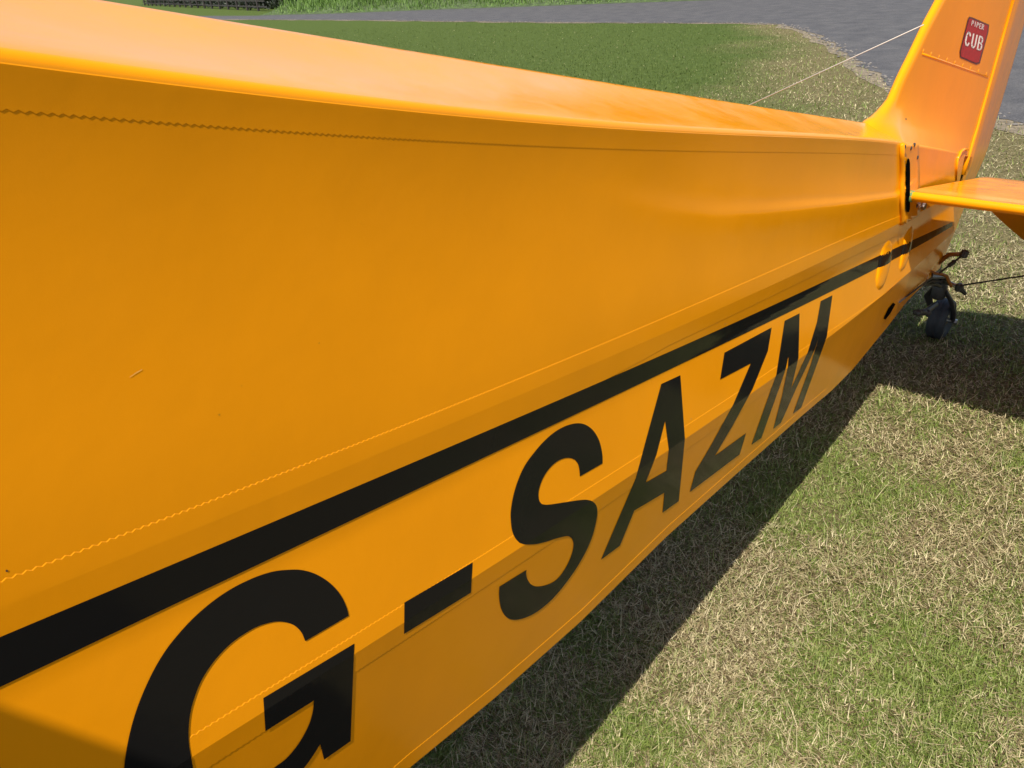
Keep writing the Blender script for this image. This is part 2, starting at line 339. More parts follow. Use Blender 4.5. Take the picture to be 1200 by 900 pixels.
def sow(name, N, r0, r1, segs, spread):
    r = r0 * np.exp(rng.random(N) * math.log(r1 / r0)); vd = math.atan2(RM[1][2], RM[0][2])
    th = vd + np.radians(rng.uniform(-spread - 6, spread, N))
    bx, by = CAMLOC[0] + r * np.cos(th), CAMLOC[1] + r * np.sin(th)
    chk = (bx > 3.5); bad = np.zeros(N, bool); bad[chk] = in_road(bx[chk], by[chk]); keep = ~bad
    r, bx, by = r[keep], bx[keep], by[keep]; n = len(r)
    lm = lawn_mask(bx, by)
    patch = 0.50 * vnoise(bx, by, 2.2, 1) + 0.30 * vnoise(bx, by, 6.5, 2) + 0.20 * vnoise(bx, by, 18, 6)
    gfrac = np.clip((patch - 0.19) * 2.2, 0.28, 0.94) * np.interp(bx, [-0.2, 1.5, 3.5], [1.0, 0.62, 0.45]); gfrac = gfrac * (1 - lm) + 0.97 * lm
    green = rng.random(n) < gfrac
    far = np.clip(r / 2.0, 1, 4.5); tuft = vnoise(bx, by, 9, 12)
    stray = rng.random(n) < 0.06                                    # a few long pale stalks
    lenb = np.where(green, rng.uniform(0.010, 0.040, n) * (0.65 + 0.8 * tuft), np.where(stray, rng.uniform(0.04, 0.085, n), rng.uniform(0.008, 0.034, n))) * (1 + 0.12 * (far - 1)) * (1 - 0.3 * lm)
    wid = np.where(green, rng.uniform(0.0012, 0.0028, n), np.where(stray, rng.uniform(0.0010, 0.0018, n), rng.uniform(0.0010, 0.0027, n))) * far
    el = np.where(green, np.radians(rng.uniform(10, 85, n)), np.radians(rng.uniform(-8, 42, n)))
    curl = np.where(green, rng.uniform(0.1, 1.3, n), rng.uniform(-0.7, 1.0, n))
    az = rng.uniform(0, 2 * math.pi, n)
    broad = green & (rng.random(n) < 0.012) & (r < 6); wid = np.where(broad, rng.uniform(0.006, 0.013, n), wid); el = np.where(broad, np.radians(rng.uniform(5, 40, n)), el); lenb = np.where(broad, rng.uniform(0.012, 0.026, n), lenb)
    v = (rng.random(n) ** 1.2)[:, None]; w = rng.random(n)[:, None]
    gcol = np.where(w < 0.72, np.array((0.095, 0.145, 0.018)) * (1 - v) + np.array((0.25, 0.31, 0.065)) * v, np.array((0.22, 0.25, 0.07)) * (1 - v) + np.array((0.46, 0.46, 0.19)) * v)
    lcol = np.array((0.065, 0.100, 0.016)) * (1 - v) + np.array((0.135, 0.175, 0.036)) * v
    gcol = gcol * (1 - lm[:, None]) + lcol * lm[:, None]
    scol = np.where(w < 0.38, np.array((0.10, 0.068, 0.032)) * (1 - v) + np.array((0.25, 0.18, 0.09)) * v, np.array((0.31, 0.245, 0.115)) * (1 - v) + np.array((0.68, 0.58, 0.34)) * v)
    col = np.where(green[:, None], gcol, scol)
    base = np.stack([bx, by, np.where(green, 0.0, rng.uniform(0.001, 0.016, n) * (0.6 + 0.8 * tuft))], 1)
    g1 = blades(name, base, lenb, wid, az, el, curl, col, segs)
    tag(g1, "short parched and green grass blades on the ground round the aeroplane", kind='stuff')
sow("grass", 640000, 0.8, 4.5, 2, 60)
sow("grass", 330000, 4.5, 26, 1, 54)
# long grass on the bank
N = 60000; i0 = rng.random(N) * (len(fx_) - 1.001); ii = i0.astype(int); fr = (i0 - ii)[:, None]
q = fx_[ii] * (1 - fr) + fx_[ii + 1] * fr; dd = rng.uniform(0.3, 7, N)[:, None] ** 1.0; q = q + fn[ii] * dd
hh = np.interp(dd[:, 0], [p[0] for p in prof], [p[1] for p in prof])
v = rng.random(N)[:, None]; tall = np.clip((dd[:, 0] - 0.4) / 1.5, 0.12, 1)
bc = (np.array((0.07, 0.14, 0.02)) * (1 - v) + np.array((0.19, 0.30, 0.06)) * v) * (0.8 + 0.4 * vnoise(q[:, 0], q[:, 1], 0.6, 5)[:, None])
g2 = blades("long_grass", np.c_[q, hh], rng.uniform(0.3, 0.75, N) * tall, np.full(N, 0.03), rng.uniform(0, 6.3, N), np.radians(rng.uniform(50, 88, N)), rng.uniform(0.1, 0.7, N), bc)
tag(g2, "long bright green grass on the bank beyond the road", kind='stuff')

# ------------------------------------------------------------------ the aeroplane: tail cone lines
plane = thing("light_aircraft", "yellow fabric covered taildragger aeroplane with black registration letters parked on grass", "aeroplane")
def line_from(px, off, deg=None):
    fo = off if callable(off) else (lambda x: off)
    P = []
    for a_, b_ in px:
        q = at_y(a_, b_, -W0, WK)
        for _ in range(8): q = at_y(a_, b_, -(W0 + float(fo(q[0]))), WK)
        P.append(q)
    P = np.array(P); o = np.argsort(P[:, 0]); P = P[o]
    if deg is not None:
        c = np.polyfit(P[:, 0], P[:, 2], deg)
        x0, x1 = P[0, 0], P[-1, 0]; dc = np.polyder(c)
        def f(x):
            x = np.asarray(x, float); xc = np.clip(x, x0, x1)
            return np.polyval(c, xc) + np.where(x < x0, (x - x0) * np.polyval(dc, x0), 0) + np.where(x > x1, (x - x1) * np.polyval(dc, x1), 0)
        return f
    X, Z = P[:, 0], P[:, 2]; s0 = np.polyfit(X[:3], Z[:3], 1)[0]; s1 = np.polyfit(X[-3:], Z[-3:], 1)[0]
    def f(x):
        x = np.asarray(x, float)
        return np.interp(x, X, Z) + np.where(x < X[0], (x - X[0]) * s0, 0) + np.where(x > X[-1], (x - X[-1]) * s1, 0)
    return f
PX_U = [(0, 75), (100, 87.5), (200, 99), (300, 112), (400, 124), (500, 134.5), (600, 144.5), (700, 151), (800, 154.5), (900, 158.5), (1000, 166), (1058, 170)]
PX_S = [(175, 0), (400, 42.5), (435, 50), (600, 75.3), (700, 91), (800, 107), (896, 123), (1000, 140)]
PX_T1 = [(0, 129), (100, 137), (200, 145.5), (300, 150.5), (400, 156), (500, 163), (600, 170.5), (700, 175.5), (800, 176.5), (900, 177.7), (1000, 180)]
PX_T2 = [(0, 677), (100, 640), (200, 602), (300, 565.5), (400, 522.5), (500, 483), (600, 445.5), (700, 404), (800, 363), (900, 316.5), (950, 296.7), (1000, 274.5), (1050, 254)]
PX_R = [(0, 711), (100, 670), (200, 632), (300, 591), (400, 550), (500, 509), (600, 468.5), (700, 421), (800, 379), (850, 360), (900, 337), (950, 313), (1000, 288), (1055, 261)]
PX_T3 = [(200, 658), (400, 573), (600, 489), (700, 444), (800, 398), (900, 345), (960, 321), (1050, 276)]
PX_ST = [(0, 748), (100, 704), (200, 663), (300, 620), (400, 577.5), (500, 532), (600, 491.3), (700, 449), (800, 406.7), (900, 360), (950, 337), (1000, 313), (1030, 299), (1070, 280), (1098, 266)]
PX_SB = [(0, 803.6), (100, 755), (200, 710.5), (300, 664), (400, 617), (500, 571), (600, 521.8), (700, 474), (800, 427.8), (900, 374), (950, 351), (1000, 326.5), (1030, 311), (1070, 291), (1098, 270.5)]
PX_C = [(224.4, 889), (307.8, 834.7), (416, 765), (555, 675), (613, 639), (690, 588), (746.7, 553), (801.7, 515), (833, 495), (876.7, 466.7), (907.8, 440), (935.6, 420), (968.9, 395.6), (1000, 374.4), (1030, 349), (1056.7, 326.7), (1090, 297)]
PX_T4 = [(223, 864), (430, 733), (460, 712.6), (596, 630), (720, 555), (800, 498), (903, 435), (997, 370)]
PX_B = [(480, 900), (580, 818), (680, 729), (780, 630), (869, 550), (937.8, 489), (975.6, 456.7), (1000, 432), (1040, 383), (1064, 352), (1085, 331)]
PX_T5 = [(480, 882), (580, 802), (680, 715), (733, 667), (780, 622)]
O_R, O_C = 0.002, 0.019
def o_s(x): return O_R - np.interp(x, [-3.0, -2.2, -1.4, -0.7, 0], [-0.0008, 0.0004, 0.0045, 0.0065, 0.004])     # the skin drops away under the side stringer
def o_u(x): return np.interp(x, [-3.0, -1.4, -0.9, -0.5, 0], [-0.014, -0.013, -0.011, -0.006, 0.0])   # the upper longerons sit inboard
def o_b(x): return np.interp(x, [-3.0, -1.2, -0.6, 0], [-0.004, -0.004, -0.004, -0.001])
zU = line_from(PX_U, o_u, 3); zR = line_from(PX_R, O_R, 3); zC = line_from(PX_C, O_C, 3)
zST = line_from(PX_ST, o_s, 3); zSB = line_from(PX_SB, lambda x: o_s(x) + 0.001, 3)
zT1 = line_from(PX_T1, lambda x: o_u(x) - 0.002, 3); zT2 = line_from(PX_T2, -0.003, 3); zT3 = line_from(PX_T3, lambda x: o_s(x) + 0.0005, 3); zT4 = line_from(PX_T4, O_C - 0.004, 2)
_pb = []
for p in PX_B:
    q = at_y(*p, -W0, WK)
    for _ in range(6): q = at_y(*p, -(W0 + o_b(q[0])), WK)
    _pb.append(q)
_pb = np.array(sorted(_pb, key=lambda q: q[0]))
def zB(x):
    x = np.asarray(x, float); X, Z = _pb[:, 0], _pb[:, 2]
    s0 = (Z[3] - Z[0]) / (X[3] - X[0])
    return np.interp(x, X, Z) + np.where(x < X[0], (x - X[0]) * s0, 0) + np.where(x > X[-1], (x - X[-1]) * -0.05, 0)
sp_pts = np.array([at_y(*p, 0) for p in PX_S]); _sc = np.polyfit(sp_pts[:, 0], sp_pts[:, 2], 2)
def zS(x):
    x = np.asarray(x, float); xc = np.clip(x, -2.65, -0.95); d = np.polyder(_sc)
    return np.polyval(_sc, xc) + (x - xc) * np.polyval(d, xc) - 0.004
# the long wrinkle that runs forward from the tailplane slot
WR = np.array([at_y(*p, -(W0 + 0.003), WK) for p in ((690, 232), (740, 243), (800, 252), (850, 255.5), (900, 251), (950, 245), (1000, 239), (1054, 230))])
def wrinkle(x, z):
    zc = np.interp(x, WR[:, 0], WR[:, 2]); t = np.clip((x - WR[0, 0]) / (WR[-1, 0] - WR[0, 0]), 0, 1)
    amp = np.interp(t, [0, 0.25, 0.55, 1.0], [0.0, 0.0022, 0.0044, 0.0050]) * (x > WR[0, 0])
    amp = amp * np.clip((-0.70 - x) / 0.06, 0, 1)
    d = (z - zc); s_ = np.where(d > 0, np.interp(t, [0, 0.4, 1], [0.022, 0.014, 0.0075]), np.interp(t, [0, 0.4, 1], [0.050, 0.045, 0.035]))
    return amp * np.exp(-(d / s_) ** 2)
def side_out(x, z):
    """how far the port skin stands out beyond the straight taper at station x and height z"""
    x = np.asarray(x, float); z = np.asarray(z, float)
    u, r_, c, b = zU(x), zR(x), zC(x), zB(x)
    s1 = np.clip((u - z) / np.maximum(u - r_, 1e-4), 0, 1); sag = np.interp(x, [-3, -1.2, -0.75, -0.3], [0.0068, 0.0045, 0.0015, 0.0])
    up = o_u(x) + (O_R - o_u(x)) * s1 - sag * 6.75 * s1 * (1 - s1) ** 2
    s2 = np.clip((r_ - z) / np.maximum(r_ - c, 1e-4), 0, 1); os_ = o_s(x)
    mid = np.where(s2 < 0.30, O_R + (os_ - O_R) * (s2 / 0.30), os_ + (O_C - os_) * np.clip((s2 - 0.34) / 0.66, 0, 1))
    s3 = np.clip((c - z) / np.maximum(c - b, 1e-4), 0, 1); lo = O_C + (o_b(x) - O_C) * s3
    o = np.where(z > r_, up, np.where(z > c, mid, lo))
    o = o + wrinkle(x, z)
    # puckered fabric near the stern post
    o = o - 0.010 * np.exp(-((x + 0.20) / 0.05) ** 2 - ((z - 0.415 - 0.25 * (x + 0.2)) / 0.016) ** 2) + 0.006 * np.exp(-((x + 0.16) / 0.07) ** 2 - ((z - 0.455) / 0.02) ** 2)
    return o
def side_y(x, z): return -(halfw(np.asarray(x, float)) + side_out(x, z))
def on_side(px, py, lift=0.0006):
    q = at_y(px, py, -W0, WK)
    for _ in range(14):
        off = float(side_out(q[0], q[2])) + lift
        q = 0.5 * q + 0.5 * at_y(px, py, -(W0 + off), WK)
    return at_y(px, py, -(W0 + off), WK)

# ---- fabric skin
XS = np.unique(np.r_[np.linspace(-3.9, -2.9, 12), np.linspace(-2.9, -1.2, 86), np.linspace(-1.2, -0.06, 80)])
NU, NM, NL = 64, 20, 7
def section(x):
    u, r_, c, b = float(zU(x)), float(zR(x)), float(zC(x)), float(zB(x)); w_ = float(halfw(x) + o_u(x)); s_ = float(zS(x))
    pts = []
    rr = 0.009
    s_ = max(s_, u + 0.004)
    # deck from the crest to the longeron
    for t in (0.0, 0.04, 0.10, 0.20, 0.35, 0.5, 0.65, 0.8, 0.9):
        y = -(w_ - rr) * t; h = (u + rr * 1.12) + (s_ - u - rr * 1.12) * ((1 - t) - 0.05 * math.sin(math.pi * t))
        if t < 0.1: h -= (0.1 - t) ** 2 * 0.4 * (s_ - u)
        pts.append((y, h))
    for k in range(6):                                   # rolled edge over the longeron tube
        q = math.radians(78 - k * 15.6); pts.append((-(w_ - rr + rr * math.cos(q)), u + 0.0005 + rr * math.sin(q)))
    nt_ = len(pts)
    for k in range(NU + 1):
        z = u + (r_ - u) * k / NU; pts.append((float(side_y(x, z)), z))
    for k in range(1, NM + 1):
        z = r_ + (c - r_) * k / NM; pts.append((float(side_y(x, z)), z))
    for k in range(1, NL + 1):
        z = c + (b - c) * k / NL; pts.append((float(side_y(x, z)), z))
    yb = pts[-1][0]
    for t in (0.92, 0.6, 0.3, 0.0): pts.append((yb * t, b - 0.010 * (1 - t) - 0.004))
    return pts, nt_
verts = []; faces = []; cnt = None
for x in XS:
    pts, nt_ = section(x); full = pts + [(-y, z) for y, z in pts[-2:0:-1]]
    cnt = len(full); verts += [(x, y, z) for y, z in full]
for i in range(len(XS) - 1):
    for k in range(cnt): faces.append((i * cnt + k, i * cnt + (k + 1) % cnt, (i + 1) * cnt + (k + 1) % cnt, (i + 1) * cnt + k))
faces.append(tuple(range((len(XS) - 1) * cnt, len(XS) * cnt)))
hull = mesh_obj("fuselage", verts, faces, M_yel, plane)
bm = bmesh.new(); bm.from_mesh(hull.data); bmesh.ops.recalc_face_normals(bm, faces=bm.faces)
iU, iR, iC, iB = nt_, nt_ + NU, nt_ + NU + NM, nt_ + NU + NM + NL
sharp = {iU, iR, iC, iB}; sharp |= {cnt - k for k in sharp}
for f in bm.faces: f.smooth = True
bm.verts.ensure_lookup_table()
for e in bm.edges:
    a_, b_ = e.verts[0].index, e.verts[1].index
    if a_ % cnt == b_ % cnt and (a_ % cnt) in sharp: e.smooth = False
    if a_ // cnt == b_ // cnt == len(XS) - 1: e.smooth = False
bm.to_mesh(hull.data); bm.free()

# ---- decals that follow the skin
def decal(name, outline, mat, parent, hole=None, surf=on_side, lines=(), grid=5.0, lift=0.0006):
    out = np.array(outline, float)
    def inside(p, poly):
        x, y = p; c = False; n_ = len(poly); j = n_ - 1
        for i_ in range(n_):
            xi, yi = poly[i_]; xj, yj = poly[j]
            if (yi > y) != (yj > y) and x < (xj - xi) * (y - yi) / (yj - yi) + xi: c = not c
            j = i_
        return c
    V = []; E = []
    def ring(pl):
        pl = resample(np.vstack([pl, pl[:1]]), grid * 0.8)[:-1] if False else np.array(pl)
        b0 = len(V); m_ = []
        for i_ in range(len(pl)):
            a_, b_ = pl[i_], pl[(i_ + 1) % len(pl)]; k_ = max(1, int(np.linalg.norm(b_ - a_) / grid))
            for t in range(k_): m_.append(a_ + (b_ - a_) * t / k_)
        V.extend(Vector(p) for p in m_); E.extend((b0 + i_, b0 + (i_ + 1) % len(m_)) for i_ in range(len(m_)))
    ring(out)
    if hole is not None: ring(np.array(hole, float))
    for ln in lines:
        pl = resample(np.array(ln, float), grid * 0.6); last = None
        for p in pl:
            if inside(p, out) and not (hole is not None and inside(p, np.array(hole))):
                V.append(Vector(p))
                if last is not None: E.append((last, len(V) - 1))
                last = len(V) - 1
            else: last = None
    lo, hi = out.min(0), out.max(0)
    for gx_ in np.arange(lo[0], hi[0], grid):
        for gy_ in np.arange(lo[1], hi[1], grid):
            p = (gx_, gy_)
            if inside(p, out): V.append(Vector(p))
    vs, es, fs, *_ = delaunay_2d_cdt(V, E, [], 0, 1e-4)
    keepf = []
    for f in fs:
        c = sum((vs[i_] for i_ in f), Vector((0, 0))) / len(f)
        if inside(c, out) and not (hole is not None and inside(c, np.array(hole, float))): keepf.append(f)
    P = [surf(p[0], p[1], lift) for p in vs]
    o = mesh_obj(name, P, keepf, mat, parent, smooth=True)
    bm = bmesh.new(); bm.from_mesh(o.data); bmesh.ops.delete(bm, geom=[v_ for v_ in bm.verts if not v_.link_faces], context='VERTS')
    for f in bm.faces:
        f.normal_update()
        if f.normal.y > 0: f.normal_flip()
    bm.to_mesh(o.data); bm.free(); autosmooth(o, 6); return o
Z_ = lambda o, s_, pts: [(o[0] + a_ / s_, o[1] + b_ / s_) for a_, b_ in pts]
let_S = Z_((460, 480), 3.4615, [(852, 218), (851, 180), (840, 130), (820, 92), (795, 68), (765, 56), (730, 58), (690, 72), (650, 97), (610, 133), (570, 180), (535, 230), (508, 290), (490, 350), (480, 410), (480, 450), (485, 490), (497, 520), (515, 540), (540, 547), (580, 546), (620, 537), (660, 524), (700, 514), (715, 514), (728, 522), (734, 545), (730, 575), (718, 610), (700, 645), (675, 680), (645, 703), (610, 715), (580, 717), (560, 708), (548, 690), (542, 668), (544, 650), (434, 718), (432, 745), (434, 775), (440, 805), (452, 830), (470, 847), (495, 853), (530, 847), (570, 830), (610, 803), (655, 762), (700, 708), (745, 645), (785, 575), (812, 510), (828, 445), (831, 410), (826, 388), (812, 373), (790, 366), (760, 367), (710, 374), (660, 382), (625, 386), (605, 383), (595, 368), (592, 340), (598, 310), (612, 275), (635, 240), (665, 212), (695, 198), (720, 196), (740, 203), (752, 220), (758, 245), (760, 271)])
let_G = Z_((130, 650), 3.6, [(1003, 258), (995, 225), (975, 180), (945, 140), (905, 105), (855, 78), (800, 64), (745, 64), (690, 70), (630, 87), (570, 112), (510, 143), (450, 182), (395, 225), (340, 275), (285, 335), (235, 398), (190, 470), (150, 550), (115, 635), (88, 720), (68, 810), (56, 900), (56, 980), (68, 1070), (95, 1150), (140, 1215), (205, 1255), (285, 1265), (370, 1250), (460, 1210), (560, 1145), (660, 1065), (745, 985), (815, 900), (850, 852), (883, 800), (900, 865), (1011, 787), (1027, 375), (643, 605), (652, 745), (857, 615), (850, 670), (830, 730), (790, 800), (740, 860), (688, 900), (640, 945), (580, 985), (510, 1008), (450, 1012), (400, 995), (365, 955), (347, 900), (338, 850), (330, 800), (328, 740), (335, 670), (352, 605), (380, 535), (420, 470), (465, 415), (515, 368), (570, 330), (620, 303), (670, 287), (710, 282), (750, 288), (780, 303), (805, 330), (820, 365)])
let_dash = [(473.9, 706.2), (553.9, 659.1), (551.9, 694.5), (473.6, 743)]
let_A = Z_((690, 370), 3, [(255, 240), (322, 209), (338, 432), (316, 652), (259, 693), (266, 622), (160, 685), (110, 808), (43, 858), (165, 572), (203, 430)])
let_Ah = Z_((690, 370), 3, [(268, 370), (281, 470), (273, 545), (200, 587), (238, 488)])
let_Z = Z_((690, 370), 3, [(477, 130), (643, 41), (630, 122), (576, 257), (505, 388), (443, 493), (553, 413), (530, 488), (355, 620), (375, 548), (430, 455), (508, 312), (570, 167), (462, 224)])
let_M = Z_((860, 330), 4.5, [(268, 207), (347, 167), (341, 402), (302, 565), (390, 372), (438, 215), (458, 103), (520, 72), (490, 292), (355, 665), (312, 697), (405, 440), (448, 292), (430, 350), (330, 560), (248, 745), (208, 777), (255, 600), (285, 450), (288, 393), (275, 455), (250, 530), (145, 825), (93, 860), (224, 490)])
def to_px(P):
    c = RM.T @ (np.array(P) - CAMLOC); return (600 + FPX * c[0] / c[2], 450 + FPX * c[1] / c[2])
def rounded(pts, k=4, corner=32):
    """curves through the traced points, corners kept sharp"""
    P = np.array(pts, float); n_ = len(P); out = []
    d = np.roll(P, -1, 0) - P; ang = np.arctan2(d[:, 1], d[:, 0]); turn = np.abs((np.degrees(ang - np.roll(ang, 1)) + 180) % 360 - 180)
    for i_ in range(n_):
        p1, p2 = P[i_], P[(i_ + 1) % n_]; out.append(p1)
        c1, c2 = turn[i_] > corner, turn[(i_ + 1) % n_] > corner
        if (c1 and c2) or np.linalg.norm(p2 - p1) > 60: continue
        m1 = (p2 - p1) if c1 else (p2 - P[i_ - 1]) / 2; m2 = (p2 - p1) if c2 else (P[(i_ + 2) % n_] - p1) / 2
        for q in range(1, k):
            t = q / k; out.append((2 * t**3 - 3 * t**2 + 1) * p1 + (t**3 - 2 * t**2 + t) * m1 + (3 * t**2 - 2 * t**3) * p2 + (t**3 - t**2) * m2)
    return out
let_S = rounded(let_S); let_G = rounded(let_G)
crease = ([to_px((x, float(side_y(x, zC(x))), float(zC(x)))) for x in np.linspace(-2.95, -1.1, 60)],)
for nm, oo, hh in (("G", let_G, None), ("dash", let_dash, None), ("S", let_S, None), ("A", let_A, let_Ah), ("Z", let_Z, None), ("M", let_M, None)):
    o = decal("registration_dash" if nm == "dash" else "registration_letter", oo, M_blk, plane, hh, lines=crease, grid=7.0 if nm in "GS" else 5.0, lift=0.0007)
    o['label'] = "black painted dash" if nm == "dash" else "black painted letter " + nm

def strip(name, za, zb, x0, x1, mat, lift, nrow=4, step=0.012, pa=0.0, pb=0.0, pitch=0.0056, skirt=True, parent=plane):
    """a band on the port skin between two lines; pa / pb > 0 give that edge a pinked (zigzag) cut"""
    half = pitch / 2
    xs = np.arange(x0, x1, half if (pa or pb) else step); V = []; F = []
    nr = nrow + 1
    for i_, x in enumerate(xs):
        a_, b_ = float(za(x)), float(zb(x))
        tooth = (i_ % 2)
        a2 = a_ + (pa if tooth else -pa) ; b2 = b_ + (pb if tooth else -pb)
        br = [a2, b2]
        for ln_ in (zR, zC):
            l_ = float(ln_(x))
            if b2 + 0.001 < l_ < a2 - 0.001: br = [a2, l_, b2]
        k2 = nrow // (len(br) - 1)
        rows = [a2]
        for s0_, s1_ in zip(br[:-1], br[1:]): rows += [s0_ + (s1_ - s0_) * (k_ + 1) / k2 for k_ in range(k2)]
        if skirt: rows = [a2 + 0.0012] + rows + [b2 - 0.0012]
        for k_, z in enumerate(rows):
            lf = -0.0003 if skirt and k_ in (0, len(rows) - 1) else lift
            V.append((x, float(side_y(x, z)) - lf, z))
    m_ = nr + (2 if skirt else 0)
    for i_ in range(len(xs) - 1):
        for k_ in range(m_ - 1): F.append((i_ * m_ + k_, i_ * m_ + k_ + 1, (i_ + 1) * m_ + k_ + 1, (i_ + 1) * m_ + k_))
    o = mesh_obj(name, V, F, mat, parent); autosmooth(o, 2.2)
    return o
strip("painted_stripe", zST, zSB, -3.9, -0.085, M_blk, 0.0006, nrow=8, step=0.006, skirt=False)
def skirtless(f, d): return lambda x: f(x) + d
strip("fabric_tape", skirtless(zU, 0.0005), zT1, -3.6, -0.80, M_yel, 0.00025, nrow=12, pb=0.0008)
_wt = lambda x: np.clip((x + 2.35) / 0.25, 0, 1)
strip("fabric_tape", zT2, lambda x: zT3(x) * _wt(x) + (zST(x) - 0.004) * (1 - _wt(x)), -3.6, -0.80, M_yel, 0.0003, nrow=16, pa=0.0008, pb=0.0005)
strip("fabric_tape", zT4, lambda x: 2 * zC(x) - zT4(x) - 0.006, -3.6, -0.75, M_yel, 0.0003, nrow=8, pa=0.0007, pb=0.0007)
_t5 = line_from(PX_T5, -0.035, 1)
strip("fabric_tape", lambda x: zB(x) + 0.026, lambda x: zB(x) + 0.002, -3.6, -1.25, M_yel, 0.00035, nrow=4, pa=0.0006)

# old marks in the finish
M_scr = simple("rubbed_dope", (0.80, 0.42, 0.08), 0.4); M_spk = simple("dirt_speck", (0.10, 0.045, 0.012), 0.7)
decal("scratch", [(152, 441.6), (160, 436), (166.5, 432.6), (166.6, 433.6), (160.2, 437.2), (152.2, 442.4)], M_scr, hull, grid=3, lift=0.0003)
for px_, py_, r_ in ((8, 669, 1.6), (257, 486, 0.8), (283, 452, 0.5), (374, 402, 0.5)):
    decal("dirt_speck", [(px_ + r_ * math.cos(k_), py_ + r_ * math.sin(k_)) for k_ in (0, 1, 2.1, 3.1, 4.2, 5.2)], M_spk, hull, grid=2, lift=0.0003)
# ---- plate with the tailplane slot
def side_rect(px_list, lift): return [on_side(*p, lift) for p in px_list]
plate = decal("slot_plate", [(1060, 169), (1077, 169.5), (1079, 240), (1078, 252), (1062, 262), (1059, 262)], M_yel, plane, grid=4, lift=0.004)
md = plate.modifiers.new("thick", 'SOLIDIFY'); md.thickness = 0.004; md.offset = -1
mb = MB(); mb.tube([on_side(1056.8, y_, 0.003) for y_ in (169, 185, 200, 215, 230, 245, 258, 262)], 0.0068, 10); b_ = mb.build("plate_edge_roll", M_yel, plane, True)
decal("slot_shade_patch", Z_((990, 150), 5.714, [(425, 202), (433, 212), (437, 235), (438, 300), (437, 420), (437, 540), (430, 563), (413, 562), (411, 540), (411, 420), (412, 300), (413, 235), (417, 212)]), M_void, plate, grid=3, lift=0.0068)  # black patch on the plate, painted shade instead of a cut opening
for p in ((402, 126), (443, 136), (466, 113), (486, 197), (394, 228), (482, 522)):
    c = on_side(990 + p[0] / 5.714, 150 + p[1] / 5.714, 0.004); mb = MB(); mb.lathe(c, (0, -1, 0), [(-0.002, 0.0055), (0.001, 0.0055), (0.0022, 0.0035)], 10); mb.build("screw", M_dark, plate)
c = on_side(990 + 525 / 5.714, 150 + 523 / 5.714, 0.004); mb = MB(); mb.lathe(c, (0, -1, 0), [(-0.003, 0.011), (0.006, 0.011), (0.008, 0.006)], 6); mb.build("nut", M_steel, plate)

# ---- two domed covers on the tail with the stripe carried across them
def cover(px_poly, height):
    poly = np.array(px_poly, float); c = poly.mean(0); nrg = 9; V = []; F = []
    pl = resample(np.vstack([poly, poly[:1]]), 2.2)[:-1]; n_ = len(pl)
    for k_ in range(nrg + 1):
        t = 1 - k_ / nrg
        for p in pl:
            q = c + (p - c) * t; h_ = height * (1 - t ** 2.6) ** 0.6 - (0.001 if k_ == 0 else 0)
            s_ = on_side(q[0], q[1], 0.0); V.append((s_[0], s_[1] - h_, s_[2]))
    for k_ in range(nrg):
        for i_ in range(n_): F.append((k_ * n_ + i_, k_ * n_ + (i_ + 1) % n_, (k_ + 1) * n_ + (i_ + 1) % n_, (k_ + 1) * n_ + i_))
    o = mesh_obj("inspection_cover", V, F, [M_yel, M_blk], plane, True)
    for f in o.data.polygons:
        cc = f.center
        if float(zSB(cc.x)) < cc.z < float(zST(cc.x)) + 0.001: f.material_index = 1
    return o
cover(Z_((950, 230), 6, [(548, 305), (568, 312), (574, 350), (570, 420), (552, 500), (530, 580), (505, 640), (475, 668), (458, 640), (456, 590), (466, 520), (480, 440), (500, 370), (525, 325)]), 0.0065)
cover(Z_((950, 230), 6, [(712, 205), (722, 225), (716, 290), (700, 380), (680, 450), (655, 510), (630, 535), (620, 510), (630, 440), (648, 350), (660, 280), (685, 230)]), 0.0055)
decal("cable_slot_shade", Z_((950, 230), 6, [(580, 748), (597, 758), (560, 825), (525, 868), (512, 860), (545, 790)]), M_void, plane, grid=3, lift=0.0015)  # black patch on the skin painting the dark inside of the cable exit

# ---- fin
def lerp(a_, b_, t): return a_ + (b_ - a_) * t
fin_le = np.array([at_y(*p, 0) for p in ((1012, 150), (1018, 141), (1023, 138), (1032, 129), (1042, 116), (1054, 88), (1066, 64), (1084, 26), (1098, 0))])[:, [0, 2]]
fin_le = np.vstack([fin_le, [(-0.44, 1.38), (-0.31, 1.48), (-0.16, 1.565), (0.0, 1.61), (0.14, 1.62)]])
def hinge_x(z): return np.interp(z, [0.42, 0.60, 0.72, 1.30, 1.7], [-0.055, -0.035, 0.072, 0.222, 0.32])
fl = resample(fin_le, 0.03); NV = len(fl); NUc = 30; V = []; F = []
def fin_half(x, z, u, d): 
    plate_ = 0.0125 * min(1.0, math.sqrt(max(0.0, 1 - (1 - min(1, d / 0.025)) ** 2)))
    base_ = float(halfw(x) + o_u(x)) * min(1.0, (max(0, d) / 0.10)) ** 0.6
    h_ = max(0.0, z - float(zU(x))); f_ = math.exp(-(h_ / 0.055) ** 1.3)
    return max(plate_, lerp(plate_, max(base_, plate_), f_))
rows_le = np.vstack([[(-0.955, float(zU(-0.955)) + 0.004)], fl])
zb0 = lambda x: float(zU(x)) - 0.002
n_r = len(rows_le)
